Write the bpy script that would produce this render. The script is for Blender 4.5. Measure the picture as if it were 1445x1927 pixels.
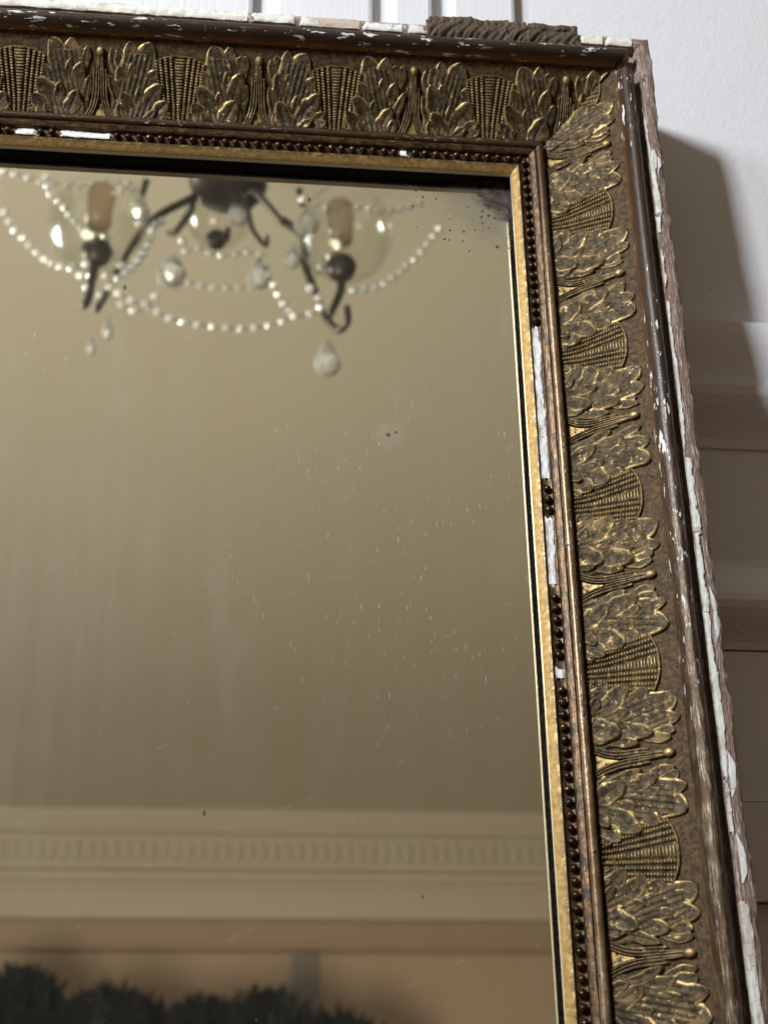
import bpy, bmesh, math, random
import numpy as np
from mathutils import Matrix, Vector

# ------------------------------------------------------------------ scene, camera, light
scn = bpy.context.scene
for o in list(bpy.data.objects): bpy.data.objects.remove(o)
COL = scn.collection
scn.view_settings.view_transform = 'Standard'; scn.view_settings.look = 'None'
scn.view_settings.exposure = 0.15; scn.view_settings.gamma = 1.0
scn.view_settings.use_curve_mapping = False
scn.render.resolution_x, scn.render.resolution_y = 767, 1024
scn.render.engine = 'CYCLES'
scn.cycles.max_bounces = 5; scn.cycles.diffuse_bounces = 2; scn.cycles.glossy_bounces = 4; scn.cycles.transparent_max_bounces = 12
scn.cycles.transmission_bounces = 4; scn.cycles.caustics_reflective = False; scn.cycles.caustics_refractive = False
scn.cycles.sample_clamp_indirect = 30.0

cd = bpy.data.cameras.new('camera'); cam = bpy.data.objects.new('camera', cd); COL.objects.link(cam)
cd.sensor_fit = 'VERTICAL'; cd.sensor_height = 36; cd.lens = 49.92
cd.clip_start = 0.02; cd.clip_end = 60
cam.matrix_world = Matrix(((0.994967, -0.033170, -0.094553, -0.253117), (-0.100202, -0.327076, -0.939671, -0.772735),
                           (0.000243, 0.944416, -0.328753, 1.344741), (0, 0, 0, 1)))
cd.dof.use_dof = True; cd.dof.focus_distance = 0.80; cd.dof.aperture_fstop = 10.5
scn.camera = cam

world = bpy.data.worlds.new('World'); scn.world = world; world.use_nodes = True
world.node_tree.nodes['Background'].inputs[0].default_value = (1.0, 0.54, 0.28, 1)
world.node_tree.nodes['Background'].inputs[1].default_value = 0.05

def area(name, loc, target, sx, sy, power, col, spread=180):
    l = bpy.data.lights.new(name, 'AREA'); l.shape = 'RECTANGLE'; l.size = sx; l.size_y = sy
    l.energy = power; l.color = col; l.spread = math.radians(spread)
    o = bpy.data.objects.new(name, l); COL.objects.link(o); o.location = loc
    o.rotation_euler = (Vector(target) - Vector(loc)).to_track_quat('-Z', 'Y').to_euler()
    return o
area('window_light', (-1.72, -1.62, 2.86), (-.15, 0, 1.75), .26, .38, 24, (.90, .95, 1.0), 112)
area('second_window_light', (-2.05, -1.36, 2.80), (-.15, 0, 1.75), .26, .38, 7.4, (.90, .95, 1.0), 112)
area('far_wall_fill_light', (-1.25, -.25, .85), (-.75, -5.5, 1.75), .9, 1.1, 77, (1.0, .93, .76))  # added unseen fill that brightens the reflected far wall, cornice and ceiling

# ------------------------------------------------------------------ helpers
P = 0.1                      # one repeat of the ornament, in metres
WD, HT = 9.0, 12.0           # frame width and height in repeats
LEAN = math.radians(7)
rng = random.Random(7)

def tag(o, label=None, cat=None, group=None, kind=None):
    if label: o['label'] = label
    if cat: o['category'] = cat
    if group: o['group'] = group
    if kind: o['kind'] = kind
    return o
def link(name, me, parent=None, mat=None):
    o = bpy.data.objects.new(name, me); COL.objects.link(o)
    if parent: o.parent = parent
    if mat and not me.materials: me.materials.append(mat)
    return o
def empty(name, loc=(0, 0, 0)):
    o = bpy.data.objects.new(name, None); COL.objects.link(o); o.location = loc; o.empty_display_size = .05
    return o
def mesh(name, verts, faces, smooth=True, attrs=None, mat=None):
    me = bpy.data.meshes.new(name); me.from_pydata([tuple(v) for v in verts], [], [tuple(f) for f in faces])
    if smooth: me.polygons.foreach_set('use_smooth', [True] * len(me.polygons))
    for k, (typ, arr) in (attrs or {}).items():
        a = me.attributes.new(k, typ, 'POINT')
        a.data.foreach_set('vector' if typ == 'FLOAT_VECTOR' else 'value', np.asarray(arr, dtype=np.float32).ravel())
    if mat: me.materials.append(mat)
    me.update(); return me
def vnoise(x, seed=0):       # smooth 1-D value noise in -1..1
    x = np.asarray(x, dtype=float); i = np.floor(x).astype(int); f = x - i; f = f * f * (3 - 2 * f)
    h = lambda n: (np.abs(np.sin(n * 127.1 + seed * 311.7) * 43758.5453) % 1.0) * 2 - 1
    return h(i) * (1 - f) + h(i + 1) * f
def box_mesh(name, a, b, bev=0.0, mat=None, seg=2):
    bm = bmesh.new(); bmesh.ops.create_cube(bm, size=1)
    for v in bm.verts:
        v.co = Vector([(a[i] + b[i]) / 2 + v.co[i] * (b[i] - a[i]) for i in range(3)])
    if bev: bmesh.ops.bevel(bm, geom=bm.edges[:] , offset=bev, segments=seg, affect='EDGES', profile=.5)
    me = bpy.data.meshes.new(name); bm.to_mesh(me); bm.free()
    if mat: me.materials.append(mat)
    return me
def catmull(pts, n):
    pts = [np.array(p, float) for p in pts]; q = [2 * pts[0] - pts[1]] + pts + [2 * pts[-1] - pts[-2]]
    out = []
    for i in range(1, len(q) - 2):
        for k in range(n):
            t = k / n; a, b, c, d = q[i - 1:i + 3]
            out.append(.5 * ((2 * b) + (c - a) * t + (2 * a - 5 * b + 4 * c - d) * t * t + (3 * b - a - 3 * c + d) * t ** 3))
    out.append(q[-2]); return out
def tube(pts, rad, n=8, cap=True):
    pts = [Vector(p) for p in pts]; vs = []; fs = []
    up = Vector((.3, .2, .9)).normalized()
    for i, p in enumerate(pts):
        d = (pts[min(i + 1, len(pts) - 1)] - pts[max(i - 1, 0)]).normalized()
        a = d.cross(up).normalized(); b = d.cross(a); r = rad[i] if hasattr(rad, '__len__') else rad
        for k in range(n):
            an = 2 * math.pi * k / n; vs.append(p + (a * math.cos(an) + b * math.sin(an)) * r)
    for i in range(len(pts) - 1):
        for k in range(n):
            fs.append((i * n + k, i * n + (k + 1) % n, (i + 1) * n + (k + 1) % n, (i + 1) * n + k))
    if cap: fs += [tuple(range(n))[::-1], tuple((len(pts) - 1) * n + k for k in range(n))]
    return vs, fs
def lathe(prof, n=20, c=(0, 0, 0)):
    vs = []; fs = []
    for r, z in prof:
        for k in range(n):
            an = 2 * math.pi * k / n; vs.append((c[0] + r * math.cos(an), c[1] + r * math.sin(an), c[2] + z))
    for i in range(len(prof) - 1):
        for k in range(n):
            fs.append((i * n + k, i * n + (k + 1) % n, (i + 1) * n + (k + 1) % n, (i + 1) * n + k))
    return vs, fs

# ------------------------------------------------------------------ material toolkit
class NT:
    def __init__(s, name):
        s.m = bpy.data.materials.new(name); s.m.use_nodes = True; s.t = s.m.node_tree; s.t.nodes.clear()
        s.out = s.t.nodes.new('ShaderNodeOutputMaterial')
    def n(s, typ, ins=None, **kw):
        nd = s.t.nodes.new('ShaderNode' + typ)
        for k, v in kw.items(): setattr(nd, k, v)
        for k, v in (ins or {}).items(): s.set(nd.inputs[k], v)
        return nd
    def set(s, sock, v):
        if hasattr(v, 'bl_idname') and 'Socket' in v.bl_idname: s.t.links.new(v, sock)
        elif isinstance(v, tuple) and len(v) == 3 and sock.type == 'RGBA': sock.default_value = (*v, 1)
        else: sock.default_value = v
    def attr(s, name, out='Fac'): return s.n('Attribute', attribute_name=name).outputs[out]
    def obj(s): return s.n('TexCoord').outputs['Object']
    def map(s, vec, scale=(1, 1, 1), loc=(0, 0, 0), rot=(0, 0, 0)):
        return s.n('Mapping', {'Vector': vec, 'Scale': scale, 'Location': loc, 'Rotation': rot}).outputs[0]
    def noise(s, vec, scale, detail=3, rough=.55, dist=0):
        return s.n('TexNoise', {'Vector': vec, 'Scale': scale, 'Detail': detail, 'Roughness': rough, 'Distortion': dist}).outputs['Fac']
    def ramp(s, fac, a, b, lo=0., hi=1.):
        return s.n('MapRange', {'Value': fac, 'From Min': a, 'From Max': b, 'To Min': lo, 'To Max': hi}, interpolation_type='SMOOTHSTEP').outputs[0]
    def math(s, op, a, b=0.0, clamp=False):
        nd = s.n('Math', {0: a, 1: b}, operation=op); nd.use_clamp = clamp; return nd.outputs[0]
    def mix(s, f, a, b):
        nd = s.n('Mix', data_type='RGBA'); s.set(nd.inputs[0], f); s.set(nd.inputs[6], a); s.set(nd.inputs[7], b); return nd.outputs[2]
    def fmix(s, f, a, b):
        nd = s.n('Mix', data_type='FLOAT'); s.set(nd.inputs[0], f); s.set(nd.inputs[2], a); s.set(nd.inputs[3], b); return nd.outputs[0]
    def bump(s, h, strength, dist=.001):
        return s.n('Bump', {'Height': h, 'Strength': strength, 'Distance': dist}).outputs[0]
    def bsdf(s, **ins):
        b = s.n('BsdfPrincipled', {k.replace('_', ' '): v for k, v in ins.items()}); s.t.links.new(b.outputs[0], s.out.inputs[0]); return b
    def sep(s, v): return s.n('SeparateXYZ', {0: v}).outputs

def m_gilt():                                   # cove and cast ornament: dirty bronze gilding, bright where rubbed
    t = NT('worn_gilt'); o = t.n('NewGeometry').outputs['Position']; rim = t.attr('rim')
    n1 = t.noise(o, 60, 4); n2 = t.noise(o, 260, 4, .65); n3 = t.noise(o, 900, 3)
    gold = t.mix(n3, (.52, .34, .12), (.74, .53, .24)); dirt = t.mix(t.ramp(n2, .35, .68), (.034, .024, .013), (.115, .082, .043))
    base = t.mix(t.ramp(n1, .56, .72), dirt, (.17, .11, .048))
    r2 = t.math('MULTIPLY', rim, t.ramp(n2, .30, .62, .35, 1.0))
    rub = t.math('ADD', t.math('MULTIPLY', r2, .85), t.math('MULTIPLY', t.ramp(t.noise(o, 230, 5, .78), .57, .66), .55), True)
    col = t.mix(rub, base, gold)
    t.bsdf(Base_Color=col, Metallic=t.fmix(rub, .45, .95), Roughness=t.fmix(rub, .60, .38), Specular_IOR_Level=.25,
           Normal=t.bump(t.math('ADD', n2, n3), .4, .0007)); return t.m
def m_cove():                                   # the plain band above the leaves, speckled
    t = NT('speckled_bronze_ground'); o = t.obj(); lw = t.attr('lw', 'Vector')
    n1 = t.noise(o, 330, 6, .72); n2 = t.noise(o, 520, 3, .6)
    col = t.mix(t.ramp(n1, .34, .70), (.030, .018, .009), (.125, .070, .024))
    col = t.mix(t.ramp(n2, .57, .66), col, (.016, .011, .008))
    t.bsdf(Base_Color=col, Metallic=.15, Roughness=.62, Specular_IOR_Level=.2, Normal=t.bump(n2, .3, .0005)); return t.m
def m_rim():                                    # dark bronzed half-round with copper edges, chips down to gesso
    t = NT('dark_bronzed_moulding'); lw = t.attr('lw', 'Vector'); x = t.sep(lw); o = t.obj()
    l, a, st = x[0], x[1], x[2]
    streak = t.noise(t.map(lw, (3, 26, 0)), 2.2, 5, .7); crack = t.noise(t.map(lw, (3.5, 11, 0)), 2.0, 5, .75, .3)
    blot = t.noise(o, 55, 4); fine = t.noise(o, 500, 3)
    edge = t.math('MAXIMUM', t.ramp(a, .34, .10), t.ramp(a, .74, .92))
    col = t.mix(t.ramp(streak, .35, .75), (.030, .018, .012), (.085, .052, .034))
    col = t.mix(t.math('MULTIPLY', edge, t.ramp(streak, .36, .62)), col, (.30, .125, .035))
    wear = t.math('MULTIPLY', t.ramp(l, 1.6, 5.6), st)
    silver = t.math('MULTIPLY', t.ramp(t.math('ADD', crack, t.math('MULTIPLY', blot, .5)), .74, .96), wear)
    col = t.mix(t.math('MULTIPLY', wear, .65), col, t.mix(crack, (.045, .028, .015), (.115, .072, .036)))
    col = t.mix(silver, col, (.34, .27, .19))
    col = t.mix(t.math('MULTIPLY', t.ramp(t.noise(lw, 1.7, 2), .62, .7), t.math('MULTIPLY', st, .75)), col, (.025, .027, .035))
    c1 = t.noise(t.map(lw, (3.2, 3.6, 1)), 2.4, 5, .62); c2 = t.noise(lw, .9, 2)
    chip = t.math('MULTIPLY', t.ramp(c1, .605, .615), t.ramp(c2, .40, .48))
    eaw = t.ramp(a, .93, .985); ech = t.math('MULTIPLY', eaw, t.ramp(t.noise(t.map(lw, (6, 2, 1)), 2.4, 4, .6), .46, .50))
    chip = t.math('MAXIMUM', chip, ech)
    chip = t.math('MULTIPLY', chip, t.ramp(t.math('MULTIPLY', l, st), 5.6, 3.6))
    col = t.mix(chip, col, (.78, .76, .72))
    gl = t.math('MULTIPLY', t.ramp(a, .10, .04), st)
    col = t.mix(t.math('MULTIPLY', gl, t.ramp(l, .6, 3.2)), col, (.78, .58, .28))
    h = t.math('ADD', t.math('MULTIPLY', crack, t.fmix(wear, .25, 1.0)), t.math('MULTIPLY', chip, -.6))
    t.bsdf(Base_Color=col, Metallic=t.fmix(chip, t.fmix(wear, .25, .6), 0.), Roughness=t.fmix(chip, t.ramp(fine, .3, .7, .30, .46), .8),
           Normal=t.bump(h, .5, .0009)); return t.m
def m_tan():                                    # inner moulding: brown on the top rail, rubbed to tan on the stile
    t = NT('rubbed_inner_moulding'); lw = t.attr('lw', 'Vector'); x = t.sep(lw); o = t.obj()
    l, a, st = x[0], x[1], x[2]
    streak = t.noise(t.map(lw, (3, 20, 0)), 2.2, 5, .7); blot = t.noise(o, 90, 4, .6); fine = t.noise(o, 420, 3)
    brown = t.mix(t.ramp(streak, .35, .7), (.040, .024, .015), (.12, .065, .03))
    edge = t.math('MAXIMUM', t.ramp(a, .18, .02), t.ramp(a, .84, .97))
    brown = t.mix(t.math('MULTIPLY', edge, t.ramp(streak, .40, .6)), brown, (.42, .18, .05))
    tan = t.mix(t.ramp(blot, .35, .7), (.15, .092, .045), (.27, .18, .095))
    tan = t.mix(t.math('MULTIPLY', edge, t.ramp(streak, .38, .58)), tan, (.66, .40, .14))
    spots = t.n('TexVoronoi', {'Vector': o, 'Scale': 210}).outputs['Distance']
    tan = t.mix(t.math('MULTIPLY', t.ramp(spots, .24, .16), t.ramp(blot, .42, .55)), tan, (.035, .024, .018))
    f = t.math('MULTIPLY', st, t.ramp(l, .9, 1.9))
    col = t.mix(f, brown, tan)
    c1 = t.noise(t.map(lw, (7, 12, 1)), 2.6, 4, .6)
    chip = t.math('MULTIPLY', t.ramp(c1, .63, .65), t.ramp(t.noise(lw, 1.1, 2), .46, .54))
    ed = t.math('MULTIPLY', t.ramp(a, .24, .14), t.ramp(t.noise(t.map(lw, (2, 3, 1)), 2.0, 4, .6), .56, .59))
    chip = t.math('MAXIMUM', chip, t.math('MULTIPLY', ed, st))
    col = t.mix(chip, col, (.76, .72, .66))
    t.bsdf(Base_Color=col, Metallic=t.fmix(chip, .45, 0.), Roughness=t.fmix(chip, .36, .8), Normal=t.bump(t.math('ADD', fine, t.math('MULTIPLY', chip, -1.)), .3, .0006)); return t.m
def m_rust():                                   # rust-speckled fillet between bead channel and moulding, and the channel
    t = NT('rust_speckled_fillet'); lw = t.attr('lw', 'Vector'); x = t.sep(lw); o = t.obj()
    n1 = t.noise(o, 190, 4, .7); n2 = t.noise(t.map(lw, (3, 14, 0)), 3, 5, .75)
    col = t.mix(t.ramp(n1, .42, .60), (.030, .017, .010), (.105, .052, .022))
    col = t.mix(t.ramp(n2, .56, .63), col, (.55, .34, .11))
    t.bsdf(Base_Color=col, Metallic=.5, Roughness=.45, Normal=t.bump(n1, .5, .0008)); return t.m
def m_sight():                                  # bright gold sight edge
    t = NT('bright_gold_sight_edge'); lw = t.attr('lw', 'Vector'); x = t.sep(lw); o = t.obj()
    n1 = t.noise(o, 330, 5, .65); n2 = t.noise(o, 700, 3)
    gold = t.mix(t.ramp(n1, .28, .72), (.36, .21, .055), (.62, .41, .15))
    gold = t.mix(t.ramp(x[1], .30, .24), gold, (.70, .62, .45))
    d = t.math('MULTIPLY', t.ramp(x[1], .44, .84), t.ramp(t.noise(o, 190, 5, .75), .34, .54))
    col = t.mix(d, gold, (.075, .055, .03))
    col = t.mix(t.ramp(t.noise(t.map(lw, (5, 4, 1)), 3, 4, .6), .69, .71), col, (.8, .78, .72))
    t.bsdf(Base_Color=col, Metallic=.45, Roughness=t.ramp(n2, .3, .7, .40, .55), Normal=t.bump(t.math('ADD', n1, n2), .22, .0005)); return t.m
def m_bead():
    t = NT('dark_bronze_bead'); o = t.obj(); g = t.n('NewGeometry').outputs['Position']
    n = t.noise(g, 300, 3); col = t.mix(t.ramp(n, .40, .66), (.018, .010, .006), (.085, .040, .016))
    t.bsdf(Base_Color=col, Metallic=.55, Roughness=.27, Normal=t.bump(t.noise(g, 900, 2), .3, .0005)); return t.m
def m_gesso(name='white_gesso', c1=(.80, .79, .76), c2=(.55, .52, .46), dirty=.0):
    t = NT(name); o = t.obj(); n1 = t.noise(o, 90, 5, .7); n2 = t.noise(o, 420, 4, .7); n3 = t.noise(t.map(o, (1, 1, 1)), 26, 4, .6)
    col = t.mix(t.ramp(n1, .52, .72), c1, c2); col = t.mix(t.ramp(n2, .68, .74), col, (.16, .12, .09))
    g = t.sep(t.attr('lw', 'Vector'))[1]
    eg = t.math('MULTIPLY', t.math('MAXIMUM', t.ramp(g, .30, .02), t.ramp(g, .70, .98)), t.ramp(n1, .36, .60))
    col = t.mix(t.math('MULTIPLY', eg, .8), col, (.20, .135, .085))
    ck = t.n('TexVoronoi', {'Vector': t.n('VectorMath', {0: t.n('TexNoise', {'Vector': o, 'Scale': 120.0}).outputs['Color'], 1: (.014, .014, .014), 2: o}, operation='MULTIPLY_ADD').outputs[0], 'Scale': 70.0}, feature='DISTANCE_TO_EDGE').outputs['Distance']
    col = t.mix(t.math('MULTIPLY', t.ramp(ck, .022, .006), t.ramp(n3, .48, .60, 0., .7)), col, (.14, .10, .07))
    if dirty: col = t.mix(t.math('MULTIPLY', t.ramp(n3, .52, .62), dirty), col, (.42, .30, .22))
    t.bsdf(Base_Color=col, Roughness=.85, Normal=t.bump(t.math('ADD', n1, n2), .5, .0009)); return t.m
def m_wood():                                   # bare pinkish wood with traces of white
    t = NT('bare_pinkish_wood'); o = t.obj(); lw = t.attr('lw', 'Vector')
    g = t.noise(t.map(lw, (2.2, 150, 0)), 2.0, 5, .7); n = t.noise(o, 80, 4, .65); n2 = t.noise(t.map(lw, (3, 60, 0)), 2.2, 5, .75)
    col = t.mix(t.ramp(g, .32, .70), (.13, .070, .046), (.37, .245, .18))
    col = t.mix(t.ramp(n2, .53, .60), col, (.70, .67, .64)); col = t.mix(t.ramp(n, .66, .72), col, (.10, .06, .04))
    t.bsdf(Base_Color=col, Roughness=.8, Normal=t.bump(t.math('ADD', g, n2), .6, .0012)); return t.m
def m_plain(name, col, rough=.6, metal=0., bump=.2, sc=200):
    t = NT(name); o = t.obj(); n = t.noise(o, sc, 4)
    t.bsdf(Base_Color=t.mix(n, tuple(c * .75 for c in col), tuple(min(1, c * 1.2) for c in col)), Roughness=rough, Metallic=metal, Normal=t.bump(n, bump, .001)); return t.m
def m_wallpaint(name='painted_plaster'):
    t = NT(name); o = t.obj(); n1 = t.noise(o, 330, 3, .6); n2 = t.noise(o, 6, 3); n3 = t.noise(o, 90, 3)
    col = t.mix(n2, (.75, .742, .768), (.80, .792, .818)); col = t.mix(t.ramp(n3, .74, .78), col, (.55, .54, .53))
    t.bsdf(Base_Color=col, Roughness=.55, Normal=t.bump(t.math('ADD', n1, t.math('MULTIPLY', n3, .7)), .34, .0010)); return t.m
def m_boardpaint():
    t = NT('brushed_board_paint'); o = t.obj(); n1 = t.noise(t.map(o, (60, 60, 5)), 6, 4, .65); n2 = t.noise(o, 14, 3)
    n3 = t.noise(t.map(o, (50, 50, 7)), 3, 4, .6)
    col = t.mix(t.ramp(n3, .60, .72), t.mix(n2, (.70, .70, .72), (.80, .80, .82)), (.58, .52, .50))
    t.bsdf(Base_Color=col, Roughness=.5, Normal=t.bump(n1, .4, .001)); return t.m
def m_room(name, c1, c2, rough=.7):
    t = NT(name); o = t.obj(); n = t.noise(o, 1.3, 4)
    t.bsdf(Base_Color=t.mix(n, c1, c2), Roughness=rough); return t.m
def m_silver():                                 # old mirror plate: silvering, dust, scratches, foxed corner
    t = NT('old_silvered_glass'); o = t.obj(); x = t.sep(o)
    # coordinates in ornament repeats from the outer top right corner of the frame
    u = t.math('SUBTRACT', t.math('DIVIDE', x[0], P), WD / 2); v = t.math('SUBTRACT', t.math('DIVIDE', x[1], P), HT)
    uv = t.n('CombineXYZ', {0: u, 1: v, 2: 0.0}).outputs[0]
    def dist(cx, cy):
        return t.n('VectorMath', {0: uv, 1: (cx, cy, 0)}, operation='DISTANCE').outputs['Value']
    n1 = t.noise(uv, 9, 5, .65); n2 = t.noise(uv, 2.2, 4); nf = t.noise(uv, 190, 2)
    streak = t.noise(t.map(uv, (1, .07, 0)), 7, 4, .6)
    # dust film: faint everywhere, thicker to the lower left, wiped in vertical streaks
    low = t.ramp(t.math('ADD', dist(-4.5, -4.0), t.math('MULTIPLY', t.math('SUBTRACT', n2, .5), 1.6)), 2.4, .3)
    dust = t.math('MULTIPLY', t.math('ADD', .017, t.math('MULTIPLY', low, .060)), t.ramp(streak, .25, .75, .55, 1.45))
    dust = t.math('MULTIPLY', dust, t.ramp(nf, .3, .7, .8, 1.2))
    # fine scratches and specks
    def scr(rot, sc, thr, reg, soft=.02):
        w = t.n('TexVoronoi', {'Vector': t.map(uv, (sc, sc * .20, 1), (3.1 * rot, 1.7, 0), (0, 0, rot)), 'Scale': 1.0, 'Randomness': 1.0})
        k = t.ramp(w.outputs['Distance'], .19, .07)
        c = t.sep(w.outputs['Color'])
        return t.math('MULTIPLY', t.math('MULTIPLY', k, t.math('MULTIPLY', t.ramp(c[0], thr, thr + soft), c[1])), reg)
    regA = t.math('MULTIPLY', t.ramp(dist(-1.55, -3.5), 1.7, .3), t.ramp(n2, .38, .56))
    regB = t.math('MULTIPLY', t.ramp(dist(-3.9, -2.3), .7, .1), 1.0)
    s = t.math('MAXIMUM', scr(.35, 34, .50, regA), t.math('MAXIMUM', scr(-.45, 44, .55, regA), scr(1.0, 38, .40, t.math('MAXIMUM', regB, t.math('MULTIPLY', regA, .6)))))
    sp = t.n('TexVoronoi', {'Vector': uv, 'Scale': 17.0}); spc = t.sep(sp.outputs['Color'])
    speck = t.math('MULTIPLY', t.ramp(sp.outputs['Distance'], .07, .03), t.ramp(spc[0], .90, .92))
    s = t.math('MAXIMUM', t.math('MULTIPLY', s, .38), t.math('MULTIPLY', speck, .35))
    sp2 = t.n('TexVoronoi', {'Vector': t.map(uv, (1, .55, 1), (5, 3, 0)), 'Scale': 5.0})
    dk = t.math('MULTIPLY', t.ramp(sp2.outputs['Distance'], .065, .045), t.ramp(t.sep(sp2.outputs['Color'])[1], .80, .81))
    # long hairlines and soft pale smears left by wiping
    hl = t.n('TexWave', {'Vector': t.map(uv, (1, 1, 1), (0, 0, 0), (0, 0, 1.15)), 'Scale': .55, 'Distortion': 5.0, 'Detail': 3.0, 'Detail Scale': .5}).outputs['Fac']
    hair = t.math('MULTIPLY', t.ramp(hl, .9975, 1.0), t.ramp(n1, .52, .62))
    s = t.math('MAXIMUM', s, t.math('MULTIPLY', hair, .045))
    smear = t.math('MULTIPLY', t.ramp(t.noise(t.map(uv, (1.6, .5, 1), (2, 5, 0), (0, 0, -.5)), 1.6, 5, .65), .56, .74), .045)
    dust = t.math('ADD', dust, t.math('MULTIPLY', smear, t.ramp(nf, .3, .7, .6, 1.3)))
    # grey disc mark and pale rings
    d1 = dist(-1.72, -2.83); disc = t.math('MULTIPLY', t.ramp(t.math('ADD', d1, t.math('MULTIPLY', n1, .03)), .120, .080), .060)
    dk = t.math('MAXIMUM', dk, t.math('MAXIMUM', t.ramp(dist(-1.725, -2.83), .016, .011), t.ramp(dist(-1.68, -2.81), .011, .007)))
    # foxed corner
    dc = dist(-.85, -.90)
    fx = t.math('ADD', dc, t.math('MULTIPLY', t.math('SUBTRACT', n1, .5), .30))
    fox = t.ramp(fx, .36, .24); haze = t.math('MULTIPLY', t.ramp(fx, .62, .36), .60)
    vs = t.n('TexVoronoi', {'Vector': uv, 'Scale': 24.0}); vc = t.sep(vs.outputs['Color'])
    sz = t.math('MULTIPLY', vc[0], .34)
    spots = t.math('MULTIPLY', t.math('LESS_THAN', vs.outputs['Distance'], sz), t.math('GREATER_THAN', vc[1], t.ramp(t.math('ADD', dc, t.math('MULTIPLY', n1, .2)), .38, 1.0, .15, 1.0)))
    mirror = t.n('BsdfGlossy', {'Color': (.91, .875, .73), 'Roughness': .018}).outputs[0]
    dustb = t.n('BsdfDiffuse', {'Color': (.60, .575, .55)}).outputs[0]
    scrb = t.n('BsdfDiffuse', {'Color': (.80, .78, .68)}).outputs[0]
    dark = t.n('BsdfPrincipled', {'Base Color': (.05, .05, .045), 'Roughness': .35}).outputs[0]
    foxb = t.n('BsdfPrincipled', {'Base Color': t.mix(t.ramp(t.noise(uv, 12, 5, .7), .40, .62), (.030, .026, .030), (.11, .075, .060)), 'Roughness': .25}).outputs[0]
    pale = t.n('BsdfGlossy', {'Color': (.62, .63, .63), 'Roughness': .28}).outputs[0]
    def mx(f, a, b): return t.n('MixShader', {0: f, 1: a, 2: b}).outputs[0]
    sh = mx(dust, mirror, dustb); sh = mx(disc, sh, dustb); sh = mx(haze, sh, pale); sh = mx(s, sh, scrb)
    sh = mx(t.math('MULTIPLY', dk, .8), sh, dark); sh = mx(spots, sh, dark); sh = mx(fox, sh, foxb)
    t.t.links.new(sh, t.out.inputs[0]); return t.m
def m_crystal(name, tint=(1, 1, 1), clear=.55, rough=.03, base=.08, sparkle_white=0., thru=(.93, .93, .90)):
    t = NT(name); fr = t.n('LayerWeight', {'Blend': .35}).outputs['Facing']
    g = t.n('BsdfGlossy', {'Color': tint, 'Roughness': rough}).outputs[0]; tr = t.n('BsdfTransparent', {'Color': thru}).outputs[0]
    rf = t.n('BsdfRefraction', {'Color': tint, 'IOR': 1.45, 'Roughness': rough}).outputs[0]
    a = t.n('MixShader', {0: clear, 1: rf, 2: tr}).outputs[0]
    f = t.math('ADD', base, t.math('MULTIPLY', t.math('POWER', fr, 2.2), .75), True)
    sh = t.n('MixShader', {0: f, 1: a, 2: g}).outputs[0]
    if sparkle_white: sh = t.n('MixShader', {0: sparkle_white, 1: sh, 2: t.n('BsdfDiffuse', {'Color': (.95, .97, .97)}).outputs[0]}).outputs[0]  # diffuse white stands in for light sparkling through the crystal
    t.t.links.new(sh, t.out.inputs[0]); return t.m

M = dict(gilt=m_gilt(), cove=m_cove(), rim=m_rim(), tan=m_tan(), rust=m_rust(), sight=m_sight(), bead=m_bead(),
         gesso=m_gesso(), cream=m_gesso('cream_gesso', (.74, .72, .63), (.50, .46, .37), .7), grey=m_gesso('grey_white_gesso', (.66, .66, .61), (.45, .42, .37), .4),
         wood=m_wood(), black=m_plain('shade_black_rebate', (.012, .011, .010), .7), frag=m_plain('dark_dry_composition', (.095, .064, .038), .7, .15, .8, 240),
         wall=m_wallpaint(), board=m_boardpaint(), ceil=m_room('ceiling_paint', (.72, .69, .60), (.76, .73, .64)),
         farwall=m_room('far_wall_paint', (.60, .46, .34), (.64, .50, .37)), rail=m_room('picture_rail_paint', (.50, .38, .28), (.54, .41, .30)), plaster=m_room('cornice_plaster', (.70, .64, .53), (.74, .68, .57)),
         strip=m_room('grey_pilaster_paint', (.33, .29, .26), (.36, .32, .29)), silver=m_silver(), metal=m_plain('dark_bronze_metal', (.045, .036, .028), .4, .6),
         crystal=m_crystal('clear_crystal', (1, 1, 1), .25, .20, .45, .42), drop=m_crystal('cut_crystal_drop', (1, 1, 1), .30, .10, .26, .20), globe=m_crystal('thin_glass_globe', (.97, 1.0, 1.0), .97, .16, .05),
         bulb=m_crystal('amber_bulb_glass', (.7, .6, .5), .85, .25, .06, .0, (.76, .67, .56)), leafdark=m_plain('dark_feathery_leaf', (.012, .0115, .009), .9, 0, .2, 9), goldflat=None)

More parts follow.
